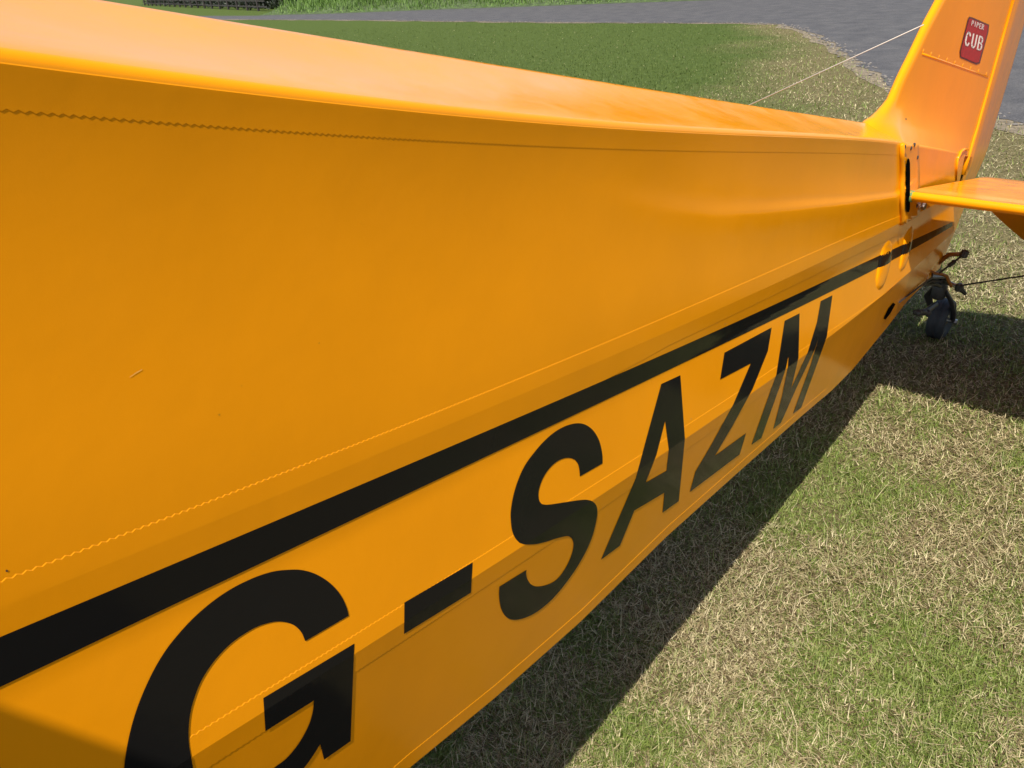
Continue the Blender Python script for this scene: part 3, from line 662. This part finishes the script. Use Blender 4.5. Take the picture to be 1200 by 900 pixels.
for side in (-1, 1):
    b0 = len(V)
    for j_, (xl, zl) in enumerate(rows_le):
        t = j_ / (n_r - 1); zh = lerp(zb0(0.08), 1.62, t)
        xh = float(hinge_x(max(zh, 0.72))) - 0.006
        for k_ in range(NUc + 1):
            u = (k_ / NUc) ** 1.6; x = lerp(xl, xh, u)
            if j_ == 0: z = zb0(x)
            else: z = lerp(zl, zh, u)
            z = max(z, zb0(x))
            d = (x - xl) if k_ < NUc else 1
            V.append((x, side * fin_half(x, z, u, d) if k_ > 0 else 0.0, z))
    for j_ in range(n_r - 1):
        for k_ in range(NUc):
            q = (b0 + j_ * (NUc + 1) + k_, b0 + j_ * (NUc + 1) + k_ + 1, b0 + (j_ + 1) * (NUc + 1) + k_ + 1, b0 + (j_ + 1) * (NUc + 1) + k_)
            F.append(q if side < 0 else q[::-1])
fin = mesh_obj("tail_fin", V, F, M_yel, plane, True)
bm = bmesh.new(); bm.from_mesh(fin.data); bmesh.ops.remove_doubles(bm, verts=bm.verts, dist=0.0004); bmesh.ops.recalc_face_normals(bm, faces=bm.faces); bm.to_mesh(fin.data); bm.free()
def on_fin(px, py, lift=0.0006):
    q = at_y(px, py, -0.0128 - lift)
    for _ in range(6):
        h_ = max(0.0, q[2] - float(zU(q[0]))); f_ = math.exp(-(h_ / 0.055) ** 1.3)
        q = at_y(px, py, -(lerp(0.0125, max(0.0125, float(halfw(q[0]) + o_u(q[0]))), f_) + lift))
    return q
mb = MB(); mb.tube([on_fin(*p, -0.0015) for p in ((1080, 63), (1100, 70), (1120, 77), (1140, 84), (1157, 90))], 0.0032, 8, flat=1.0); mb.build("fin_rib_ridge", M_yel, fin, True)
for k_ in range(9):
    t = k_ / 8; p = (1082 + 74 * t, 61.5 + 26.3 * t); mb = MB(); c = on_fin(p[0], p[1] - 1, 0.0); mb.lathe(c, (0, -1, 0), [(-0.002, 0.0075), (0.0002, 0.0065), (0.0010, 0.0028)], 10); mb.build("lacing_knot", M_yel, fin, True)
mb = MB(); mb.tube([on_fin(1188.5, -25, -0.003), on_fin(1186, 0, -0.003), on_fin(1172, 50, -0.003), on_fin(1158, 100, -0.003), on_fin(1144, 150, -0.003), on_fin(1135, 180, -0.003), on_fin(1128, 205, -0.003)], 0.0085, 10); mb.build("fin_post", M_yel, fin, True)
mb = MB(); mb.tube([on_fin(*p, 0.002) for p in ((1120, 211), (1120.5, 198), (1122, 187), (1126, 178), (1130, 175), (1134, 175.5))], 0.0042, 8); mb.build("hinge_gusset", M_yel, fin, True)
for p in ((1061.5, 140), ):
    mb = MB(); mb.lathe(on_fin(*p, 0), (0, -1, 0), [(-0.002, 0.004), (0.001, 0.003)], 8); mb.build("screw", M_dark, fin)
# badge on the fin: red plate with its two words
def badge_px(pts): return [(1110 + a_ / 10, b_ / 10) for a_, b_ in pts]
bd = decal("fin_badge", badge_px([(258, 196), (300, 205), (492, 290), (482, 384), (384, 742), (340, 758), (150, 676), (145, 600), (242, 222)]), M_brown, fin, surf=on_fin, grid=4, lift=0.0008)
decal("badge_panel", badge_px([(270, 216), (478, 302), (468, 380), (370, 728), (332, 736), (164, 662), (160, 600), (254, 232)]), M_red, bd, surf=on_fin, grid=4, lift=0.0016)
GLY = {'P': [[(0, 0), (0, 1), (.8, .95), (.8, .55), (0, .48)]], 'I': [[(.4, 0), (.4, 1)]], 'E': [[(.85, 0), (.05, 0), (.05, 1), (.85, 1)], [(.05, .52), (.7, .52)]],
       'R': [[(0, 0), (0, 1), (.8, .95), (.8, .58), (0, .5)], [(.35, .5), (.85, 0)]], 'C': [[(.85, .78), (.65, .98), (.3, .98), (.05, .75), (.05, .25), (.3, .02), (.65, .02), (.85, .22)]],
       'U': [[(.05, 1), (.05, .22), (.28, .02), (.6, .02), (.85, .22), (.85, 1)]], 'B': [[(.05, 0), (.05, 1), (.6, .98), (.8, .82), (.78, .62), (.55, .52), (.05, .52)], [(.55, .52), (.85, .38), (.85, .15), (.62, .02), (.05, .0)]]}
def word(txt, O, ex, ey, pitch, sw, name):
    mb = MB(); O = np.array(O, float); ex = np.array(ex, float); ey = np.array(ey, float)
    for i_, ch in enumerate(txt):
        for st_ in GLY[ch]:
            P = [np.array((a_ * 0.72 + i_ * pitch, b_)) for a_, b_ in st_]
            for a_, b_ in zip(P[:-1], P[1:]):
                A = O + ex * a_[0] + ey * a_[1]; B = O + ex * b_[0] + ey * b_[1]
                d = (B - A) / max(1e-6, np.linalg.norm(B - A)); n_ = np.array((-d[1], d[0])) * sw; e_ = d * sw * 0.6
                q = [A - n_ - e_, B - n_ + e_, B + n_ + e_, A + n_ - e_]
                V_ = [on_fin(p[0], p[1], 0.0024) for p in q]
                mb.add(V_, [(0, 1, 2, 3)])
    o = mb.build(name, M_white, bd); return o
word("PIPER", (1110 + 28.6, 29.6), (2.95, 1.12), (0.9, -5.6), 1.0, 0.36, "badge_word")
word("CUB", (1110 + 20.6, 52.4), (6.9, 2.45), (2.9, -15.2), 1.05, 0.85, "badge_word")

# ---- rudder (hinged behind the fin and stern post, swung a little to starboard)
NZ = 46; NC = 12; V = []; F = []; zt0, zt1 = 0.42, 1.76; DEF = math.radians(5.0)
def rud_chord(z): return np.interp(z, [0.42, 0.46, 0.55, 0.75, 1.0, 1.3, 1.5, 1.62, 1.70, 1.76], [0.18, 0.27, 0.36, 0.41, 0.42, 0.40, 0.35, 0.28, 0.20, 0.02])
for side in (-1, 1):
    b0 = len(V)
    for j_ in range(NZ + 1):
        z = lerp(zt0, zt1, j_ / NZ); hx = float(hinge_x(z)) + 0.008; c_ = float(rud_chord(z))
        if z > 1.62: hx -= (z - 1.62) * 0.3
        for k_ in range(NC + 1):
            t = k_ / NC; th_ = 0.012 * math.sqrt(max(0, 1 - (2 * min(t, 0.5 / 6) * 6 - 1) ** 2)) if t < 1 / 12 else 0.012 * (1 - 0.75 * t)
            if k_ == 0: th_ = 0.006
            if k_ == NC: th_ = 0.0
            dx = c_ * t; V.append((hx + dx * math.cos(DEF), dx * math.sin(DEF) + side * th_, z - dx * 0.14))
    for j_ in range(NZ):
        for k_ in range(NC):
            q = (b0 + j_ * (NC + 1) + k_, b0 + j_ * (NC + 1) + k_ + 1, b0 + (j_ + 1) * (NC + 1) + k_ + 1, b0 + (j_ + 1) * (NC + 1) + k_); F.append(q if side < 0 else q[::-1])
rudder = mesh_obj("rudder", V, F, M_yel, plane, True)
bm = bmesh.new(); bm.from_mesh(rudder.data); bmesh.ops.remove_doubles(bm, verts=bm.verts, dist=0.0003); bmesh.ops.recalc_face_normals(bm, faces=bm.faces); bm.to_mesh(rudder.data); bm.free()
mb = MB(); mb.tube([(-0.056, -0.012, 0.44), (-0.058, -0.014, 0.52), (-0.052, -0.016, 0.60)], 0.006, 8); mb.build("hinge_gap", M_dark, plane, True)

# ---- tailplane and elevators
ZS0, XS0, SL = 0.814, -0.775, 0.170
def stab_z(x): return ZS0 - SL * (x - XS0)
HX = 0.055
def plan(sy):
    le = [(XS0 - 0.004, 0.075), (XS0 + 0.01, 0.30), (XS0 + 0.035, 0.70), (XS0 + 0.085, 1.05), (XS0 + 0.17, 1.28), (XS0 + 0.32, 1.43), (XS0 + 0.55, 1.485), (HX, 1.45)]
    return le
le = resample(np.array(plan(1)), 0.04)
for sy in (-1, 1):
    V = []; F = []; NCc = 16
    for (xl, yl) in le:
        for s_ in (1, -1):
            for k_ in range(NCc + 1):
                t = (k_ / NCc) ** 1.7; x = lerp(xl, HX, t); d = x - xl
                th_ = 0.014 * math.sqrt(max(0, 1 - (1 - min(1, d / 0.014)) ** 2)) if d < 0.014 else 0.014 - 0.004 * math.exp(-((d - 0.06) / 0.04) ** 2)
                y_in = yl
                V.append((x, sy * y_in, stab_z(x) + s_ * th_))
    m2 = 2 * (NCc + 1)
    for i_ in range(len(le) - 1):
        for s_ in (0, 1):
            for k_ in range(NCc):
                a_ = i_ * m2 + s_ * (NCc + 1) + k_; q = (a_, a_ + 1, a_ + m2 + 1, a_ + m2); F.append(q if (s_ == 0) == (sy > 0) else q[::-1])
        a_ = i_ * m2 + NCc; q = (a_, a_ + NCc + 1, a_ + NCc + 1 + m2, a_ + m2); F.append(q)
    st_ = mesh_obj("tailplane", V, F, M_yel, plane, True)
    bm = bmesh.new(); bm.from_mesh(st_.data); bmesh.ops.remove_doubles(bm, verts=bm.verts, dist=0.0003); bmesh.ops.recalc_face_normals(bm, faces=bm.faces); bm.to_mesh(st_.data); bm.free()
    mb = MB(); mb.tube([(XS0 + 0.012, sy * 0.05, stab_z(XS0 + 0.012)), (XS0 + 0.012, sy * 0.092, stab_z(XS0 + 0.012))], 0.0155, 12); mb.build("tube_end", M_prim, st_, True)
    # elevator, drooping
    DR = math.radians(45); ch = [(0.05, 0.05), (0.085, 0.20), (0.135, 0.29), (0.19, 0.38), (0.27, 0.43), (0.8, 0.44), (1.1, 0.40), (1.3, 0.32), (1.42, 0.18), (1.46, 0.02)]
    yy = np.linspace(0.052, 1.455, 90); V = []; F = []; NCe = 10
    for y_ in yy:
        c_ = float(np.interp(y_, [q[0] for q in ch], [q[1] for q in ch]))
        for s_ in (1, -1):
            for k_ in range(NCe + 1):
                t = k_ / NCe; d = c_ * t; th_ = 0.013 * (1 - 0.9 * t) if k_ else 0.009
                V.append((HX + 0.012 + d * math.cos(DR) + s_ * th_ * math.sin(DR), sy * y_, stab_z(HX + 0.012) - d * math.sin(DR) + s_ * th_ * math.cos(DR)))
    m2 = 2 * (NCe + 1)
    for i_ in range(len(yy) - 1):
        for s_ in (0, 1):
            for k_ in range(NCe): a_ = i_ * m2 + s_ * (NCe + 1) + k_; F.append((a_, a_ + 1, a_ + m2 + 1, a_ + m2))
        for a_ in (i_ * m2 + NCe, ): F.append((a_, a_ + NCe + 1, a_ + NCe + 1 + m2, a_ + m2))
        a_ = i_ * m2; F.append((a_, a_ + NCe + 1, a_ + NCe + 1 + m2, a_ + m2))
    el_ = mesh_obj("elevator", V, F, M_yel, plane); autosmooth(el_, 40)
# brace wires
def wire(a_, b_, r_=0.0015, mat=M_wire):
    mb = MB(); mb.tube([a_, b_], r_, 8); return mb.build("brace_wire", mat, plane, True)
wa = at_y(1082.5, 29, 0.0)
wire(wa, (-0.45, 0.95, stab_z(-0.45) + 0.014))
wb = at_y(1129, 334, -0.10)
wire(wb, (-0.02, -0.95, stab_z(-0.02) - 0.013), 0.003, M_dark); wire((wb[0], -wb[1], wb[2]), (-0.02, 0.95, stab_z(-0.02) - 0.013), 0.003, M_dark)

# ---- tailwheel, steering horn, cables
tw = bpy.data.objects.new("tailwheel", None); COL.objects.link(tw); tw.parent = plane; tw.empty_display_size = 0.1
twc = np.array(at_y(1097, 371, 0.0)); R_T = 0.088
wc = np.array((0.215, 0.0, R_T - 0.010)); axw = np.array((0.0, 1.0, 0.03)); axw /= np.linalg.norm(axw)
mb = MB(); mb.lathe(wc, axw, [(a_ * 1.0, b_ * 0.94) for a_, b_ in [(-0.024, 0.045), (-0.031, 0.056), (-0.033, 0.070), (-0.029, 0.081), (-0.018, 0.087), (-0.006, 0.0885), (-0.005, 0.0855), (0.005, 0.0855), (0.006, 0.0885), (0.018, 0.087), (0.029, 0.081), (0.033, 0.070), (0.031, 0.056), (0.024, 0.045)]], 40); mb.build("tyre", M_rub, tw, True)
mb = MB(); mb.lathe(wc, axw, [(-0.028, 0.012), (-0.024, 0.020), (-0.019, 0.044), (0.019, 0.044), (0.024, 0.020), (0.028, 0.012)], 24); autosmooth(mb.build("wheel_hub", M_steel, tw), 40)
hd = np.array((0.095, 0.0, 0.262))
mb = MB()
for s_ in (-1, 1):
    e = wc + axw * s_ * 0.043; mb.tube([hd + axw * s_ * 0.020 + (0.0, 0, -0.02), hd + axw * s_ * 0.042 + (0.02, 0, -0.06), e + np.array((-0.02, 0, 0.05)), e], [0.013, 0.014, 0.012, 0.012], 10, flat=0.6)
mb.lathe(hd + (0, 0, -0.055), (0, 0, 1), [(0, 0.022), (0.01, 0.026), (0.05, 0.026), (0.058, 0.020), (0.075, 0.018), (0.082, 0.010)], 18)
autosmooth(mb.build("fork", M_dark, tw), 40)
mb = MB(); e = wc - axw * 0.043; mb.tube([e - axw * 0.012, e + axw * 0.098], 0.008, 10); mb.lathe(e - axw * 0.018, axw, [(0, 0.006), (0.002, 0.012), (0.010, 0.012), (0.012, 0.008)], 6); mb.build("axle", M_steel, tw)
mb = MB()
for s_, (a_, b_) in enumerate((((1084, 366), (1073, 366)),)):
    q0 = at_y(*a_, -0.02); q1 = at_y(*b_, -0.03); mb.tube([q0 + (0.12, 0.0, -0.01), q0, q1], [0.010, 0.012, 0.010], 10)
    for q in (q0, q1): mb.lathe(q, (-0.4, -1, 0.2), [(0, 0.006), (0.012, 0.013), (0.018, 0.010), (0.021, 0.004)], 12)
mb.build("release_arm", M_dark, tw, True)
mb = MB()
for k_ in range(3):
    z0 = 0.332 - 0.012 * k_; L_ = 0.15 - 0.05 * k_
    P = [(-0.22 + 0.03 * k_, 0, z0 + 0.035), (-0.10, 0, z0 + 0.02), (-0.02, 0, z0 - 0.005), (hd[0] - 0.01 + 0.02 - 0.03 * k_, 0, hd[2] + 0.03 - 0.010 * k_)]
    for p0, p1 in zip(P[:-1], P[1:]):
        p0, p1 = np.array(p0), np.array(p1); d = p1 - p0; mid = (p0 + p1) / 2; ang = math.atan2(d[2], d[0])
        mb.box(mid, (np.linalg.norm(d) + 0.004, 0.034, 0.007), Matrix.Rotation(-ang, 3, 'Y'))
mb.build("leaf_spring", M_dark, tw)
# steering arm across the head, and its shackle with the end of the chain
kn2 = at_y(1124, 337, -0.085)
mb = MB(); mb.tube([hd + (0, 0, 0.012), lerp(hd + (0, 0, 0.012), kn2, 0.5) + (0, 0, 0.004), kn2], [0.012, 0.009, 0.007], 8); mb.tube([hd + (0, 0, 0.012), hd + (0.0, 0.10, 0.012)], [0.012, 0.007], 8); mb.build("steering_arm", M_steel, tw, True)
mb = MB(); mb.lathe(kn2, (0, 0, 1), [(-0.014, 0.008), (-0.010, 0.014), (0.010, 0.014), (0.016, 0.007)], 10); k3 = at_y(1131, 344, -0.09); mb.tube([kn2, k3], [0.012, 0.007], 8); mb.build("shackle", M_dark, tw)
horn = at_y(1095, 311, -0.015); kn = at_y(1130, 297.5, -0.11)
mb = MB(); mb.tube([horn + (0.0, 0.02, 0.0), horn, at_y(1112, 298.5, -0.06), kn], [0.012, 0.010, 0.008, 0.007], 8); mb.tube([horn + (0.0, 0.02, 0), horn + (0.0, 0.12, 0.0)], [0.010, 0.007], 8)
mb.tube([at_y(1103.5, 266, -0.018), at_y(1102, 285, -0.018), horn], [0.004, 0.006, 0.010], 8); mb.build("rudder_horn", M_rust, rudder, True)
mb = MB(); mb.lathe(kn, (0.3, -0.2, 1), [(-0.014, 0.006), (-0.010, 0.013), (0.010, 0.013), (0.014, 0.006)], 10); mb.build("horn_knob", M_dark, rudder)
sp0 = at_y(1101, 320, -0.05)
mb = MB(); mb.tube([kn, lerp(kn, sp0, 0.4)], 0.0035, 8); mb.tube([lerp(kn, sp0, 0.36), lerp(kn, sp0, 0.62)], 0.0075, 8); mb.tube([lerp(kn, sp0, 0.6), sp0], 0.0035, 8); mb.build("steering_spring", M_dark, tw)
mb = MB(); mb.tube([at_y(*p, yq) for p, yq in (((1084, 315), -0.02), ((1094, 320), -0.03), ((1102, 321), -0.045), ((1109, 323), -0.055), ((1112, 330), -0.065), ((1115, 336), -0.075))], 0.0058, 8); mb.build("hook_link", M_rust, tw, True)
for p in ((1096, 308), (1095, 316)):
    mb = MB(); mb.lathe(at_y(*p, -0.02), (0, -1, 0), [(-0.004, 0.009), (0.006, 0.009), (0.008, 0.005)], 8); mb.build("horn_bolt", M_dark, rudder)
mb = MB(); mb.tube([on_side(1054, 354, 0.002), lerp(on_side(1054, 354, 0.002), at_y(1092, 325, -0.04), 0.5), at_y(1092, 325, -0.04), horn], 0.0028, 6); mb.build("rudder_cable", M_dark, plane)

# ---- forward fuselage, wings and undercarriage (ahead of the picture; they throw the shadows)
XC = -3.9
fs = []
for x, wf, zt, zb_ in ((XC, 1.0, None, None), (-4.4, 1.0, 1.86, 0.70), (-5.0, 0.98, 1.90, 0.72), (-5.35, 0.9, 1.55, 0.80), (-5.9, 0.7, 1.50, 0.95), (-6.3, 0.4, 1.45, 1.08)):
    w_ = 0.33 * wf if zt else float(halfw(x))
    if not zt: zt, zb_ = float(zS(x)), float(zB(x)) - 0.012
    h_ = (zt - zb_)
    fs.append([(x, sy * w_ * a_, zb_ + h_ * b_) for sy, a_, b_ in ((-1, 0.15, 1), (-1, 0.8, 0.90), (-1, 1, 0.62), (-1, 1.0, 0.2), (-1, 0.85, 0.0), (1, 0.85, 0.0), (1, 1.0, 0.2), (1, 1, 0.62), (1, 0.8, 0.90), (1, 0.15, 1))])
V = [p for r_ in fs for p in r_]; F = []
for i_ in range(len(fs) - 1):
    for k_ in range(10): F.append((i_ * 10 + k_, i_ * 10 + (k_ + 1) % 10, (i_ + 1) * 10 + (k_ + 1) % 10, (i_ + 1) * 10 + k_))
F.append(tuple(range((len(fs) - 1) * 10, len(fs) * 10)))
cab = mesh_obj("forward_fuselage", V, F, M_yel, plane); autosmooth(cab, 30)
for sy in (-1, 1):
    mb = MB(); mb.add([(-4.35, sy * 0.334, 1.42), (-5.0, sy * 0.330, 1.42), (-5.0, sy * 0.312, 1.66), (-4.35, sy * 0.316, 1.66)], [(0, 1, 2, 3)]); mb.build("cabin_window", M_glass, cab)
WTE, WZ = -3.455, 1.90
for sy in (-1, 1):
    V = []; F = []; ys = list(np.linspace(0.30, 4.9, 12)) + [5.05, 5.2, 5.3]; c_n = 22
    for y_ in ys:
        k_ = max(0.0, (y_ - 4.9) / 0.4); sc_ = math.sqrt(max(0.02, 1 - k_ * k_)); chord = 1.60 * (0.35 + 0.65 * sc_); mid = WTE - 0.8
        for q in range(c_n):
            a_ = 2 * math.pi * q / c_n; t = 0.5 + 0.5 * math.cos(a_)      # 1 at the trailing edge
            thick = 0.21 * sc_ * (math.sqrt(max(0, 1 - t)) * 0.95 - 0.95 * (1 - t) + 0.42 * (1 - t) * t * 1.6) * (0.9 if a_ < math.pi else -0.28)
            x = mid + (t - 0.5) * chord; V.append((x, sy * y_, WZ + 0.02 * (y_ - 0.3) + thick - 0.14 * (x - WTE)))
    for i_ in range(len(ys) - 1):
        for q in range(c_n): F.append((i_ * c_n + q, i_ * c_n + (q + 1) % c_n, (i_ + 1) * c_n + (q + 1) % c_n, (i_ + 1) * c_n + q))
    F.append(tuple(range(c_n))); F.append(tuple(range((len(ys) - 1) * c_n, len(ys) * c_n)))
    autosmooth(mesh_obj("wing", V, F, M_yel, plane), 45)
    mb = MB()
    for xa, xb in ((-5.1, -4.75), (-4.3, -3.85)): mb.tube([(xa if False else -4.85, sy * 0.36, 0.84), (xb, sy * 2.5, WZ + 0.06)], 0.022, 8)
    mb.build("wing_strut", M_yel, plane, True)
    ug = bpy.data.objects.new("main_wheel", None); COL.objects.link(ug); ug.parent = plane; ug.empty_display_size = 0.2
    mb = MB(); mb.lathe((-5.15, sy * 0.92, 0.20), (0, 1, 0), [(-0.07, 0.08), (-0.09, 0.13), (-0.06, 0.19), (0, 0.21), (0.06, 0.19), (0.09, 0.13), (0.07, 0.08)], 24); mb.build("tyre", M_rub, ug, True)
    mb = MB(); mb.tube([(-5.15, sy * 0.92, 0.20), (-4.85, sy * 0.30, 0.80)], 0.025, 8); mb.tube([(-5.15, sy * 0.92, 0.20), (-5.35, sy * 0.28, 0.82)], 0.025, 8); mb.build("gear_leg", M_yel, ug, True)
mb = MB(); mb.box((-4.15, 0, 1.93), (1.62, 0.62, 0.05)); mb.build("cabin_roof", M_yel, plane)

# ------------------------------------------------------------------ fence and hedge far off, top left
P0, P1 = at_z(170, 6.5)[:2], at_z(312, 13.5)[:2]
dirf = (P1 - P0) / np.linalg.norm(P1 - P0); Lf = np.linalg.norm(P1 - P0)
fence = thing("field_fence", "dark weathered post and rail fence beyond the road", "fence", (P0[0], P0[1], 0))
npst = int(Lf / 2.4) + 1; zf = 0.0
pm = MB(); pm.box((0, 0, 0.55), (0.10, 0.10, 1.3)); post0 = pm.build("post", M_wood, fence); 
for k_ in range(npst):
    o = post0 if k_ == 0 else post0.copy()
    if k_: COL.objects.link(o); o.parent = fence
    o.location = (dirf[0] * 2.4 * k_, dirf[1] * 2.4 * k_, 0)
ang = math.atan2(dirf[1], dirf[0])
for z in (0.22, 0.50, 0.78, 1.06):
    mb = MB(); mb.box((dirf[0] * Lf / 2, dirf[1] * Lf / 2, z), (Lf, 0.035, 0.06), Matrix.Rotation(ang, 3, 'Z')); mb.build("rail", M_wood, fence)
# hedge behind the fence
nf = np.array((-dirf[1], dirf[0]));
if np.dot(nf, P0 - CAMLOC[:2]) < 0: nf = -nf
hedge = thing("hedge", "dense dark green hedge standing behind the field fence", "hedge", (P0[0], P0[1], 0))
NH = 30000; t = rng.uniform(-6, Lf + 1.0, NH); d = np.abs(rng.normal(0, 0.55, NH)); s_ = np.where(rng.random(NH) < 0.5, -1, 1)
hz_ = rng.uniform(0, 2.6, NH) * (0.85 + 0.3 * vnoise(t, t * 0, 0.5, 2)); cen = np.stack([dirf[0] * t + nf[0] * (1.7 + s_ * d), dirf[1] * t + nf[1] * (1.7 + s_ * d), hz_], 1)
sz = rng.uniform(0.06, 0.14, NH)[:, None]; A_ = rng.normal(size=(NH, 3)); A_ /= np.linalg.norm(A_, axis=1)[:, None]; B_ = np.cross(A_, rng.normal(size=(NH, 3))); B_ /= np.linalg.norm(B_, axis=1)[:, None]
hv = np.stack([cen + A_ * sz, cen + B_ * sz * 0.5, cen - A_ * sz, cen - B_ * sz * 0.5], 1).reshape(-1, 3)
hf = (np.arange(NH)[:, None] * 4 + np.arange(4)).tolist()
M_leaf = simple("hedge_leaf", (0.016, 0.024, 0.008), 0.6, noise=0.5, nscale=2)
mesh_obj("foliage", hv, hf, M_leaf, hedge)
mb = MB()
for k_ in np.arange(-5, Lf, 0.9):
    c = dirf * k_ + nf * 1.7; mb.tube([(c[0], c[1], 0), (c[0] + 0.1, c[1], 0.9), (c[0] - 0.1, c[1] + 0.1, 1.9)], [0.06, 0.04, 0.015], 6)
mb.build("stem", M_wood, hedge)

# ------------------------------------------------------------------ unseen wood, added beyond the bank for its reflection in the deck gloss
wx = resample(far_xy, 0.5); tt = np.gradient(wx, axis=0); tt /= np.linalg.norm(tt, axis=1)[:, None]; wn = np.stack([tt[:, 1], -tt[:, 0]], 1)
if np.mean(np.sum(wn * (wx - CAMLOC[:2]), 1)) < 0: wn = -wn
cw = []; rw = []; mb_t = MB()
for k_ in range(0, len(wx), 5):
    for row in range(2):
        c = wx[k_] + wn[k_] * (15 + 7 * row + rng.uniform(-2, 2)); h_ = rng.uniform(5.6, 8.6) * (1 + 0.1 * row); rad = rng.uniform(1.8, 2.8)
        mb_t.tube([(c[0], c[1], 0), (c[0] + rng.uniform(-.2, .2), c[1], h_ * 0.4), (c[0], c[1] + rng.uniform(-.3, .3), h_ * 0.8)], [0.28, 0.2, 0.06], 6)
        for q_ in range(9): cw.append((c[0] + rng.normal(0, rad * 0.5), c[1] + rng.normal(0, rad * 0.5), h_ * rng.uniform(0.3, 0.92))); rw.append(rad * rng.uniform(0.4, 0.75))
cw = np.array(cw); rw = np.array(rw); NW = 70000; pk = rng.integers(0, len(cw), NW)
dv = rng.normal(size=(NW, 3)); dv /= np.linalg.norm(dv, axis=1)[:, None]; cen = cw[pk] + dv * (rw[pk] * rng.uniform(0.6, 1.05, NW))[:, None]; cen[:, 2] = np.maximum(cen[:, 2], 0.3)
A_ = rng.normal(size=(NW, 3)); A_ /= np.linalg.norm(A_, axis=1)[:, None]; B_ = np.cross(A_, rng.normal(size=(NW, 3))); B_ /= np.linalg.norm(B_, axis=1)[:, None]; sz = rng.uniform(0.14, 0.34, NW)[:, None]
wv = np.stack([cen + A_ * sz, cen + B_ * sz * 0.6, cen - A_ * sz, cen - B_ * sz * 0.6], 1).reshape(-1, 3)
nb = len(wv); wf = [(4 * i_, 4 * i_ + 1, 4 * i_ + 2, 4 * i_ + 3) for i_ in range(NW)] + [tuple(i_ + nb for i_ in f) for f in mb_t.f]
M_wleaf = simple("wood_leaf", (0.045, 0.075, 0.018), 0.6, noise=0.5, nscale=0.8)
wo = mesh_obj("unseen_wood", np.vstack([wv, np.array(mb_t.v)]), wf, [M_wleaf, M_wood]); tag(wo, "unseen leafy green wood added beyond the bank to be mirrored in the deck", kind='stuff')
wo.data.polygons.foreach_set("material_index", [0] * NW + [1] * len(mb_t.f))
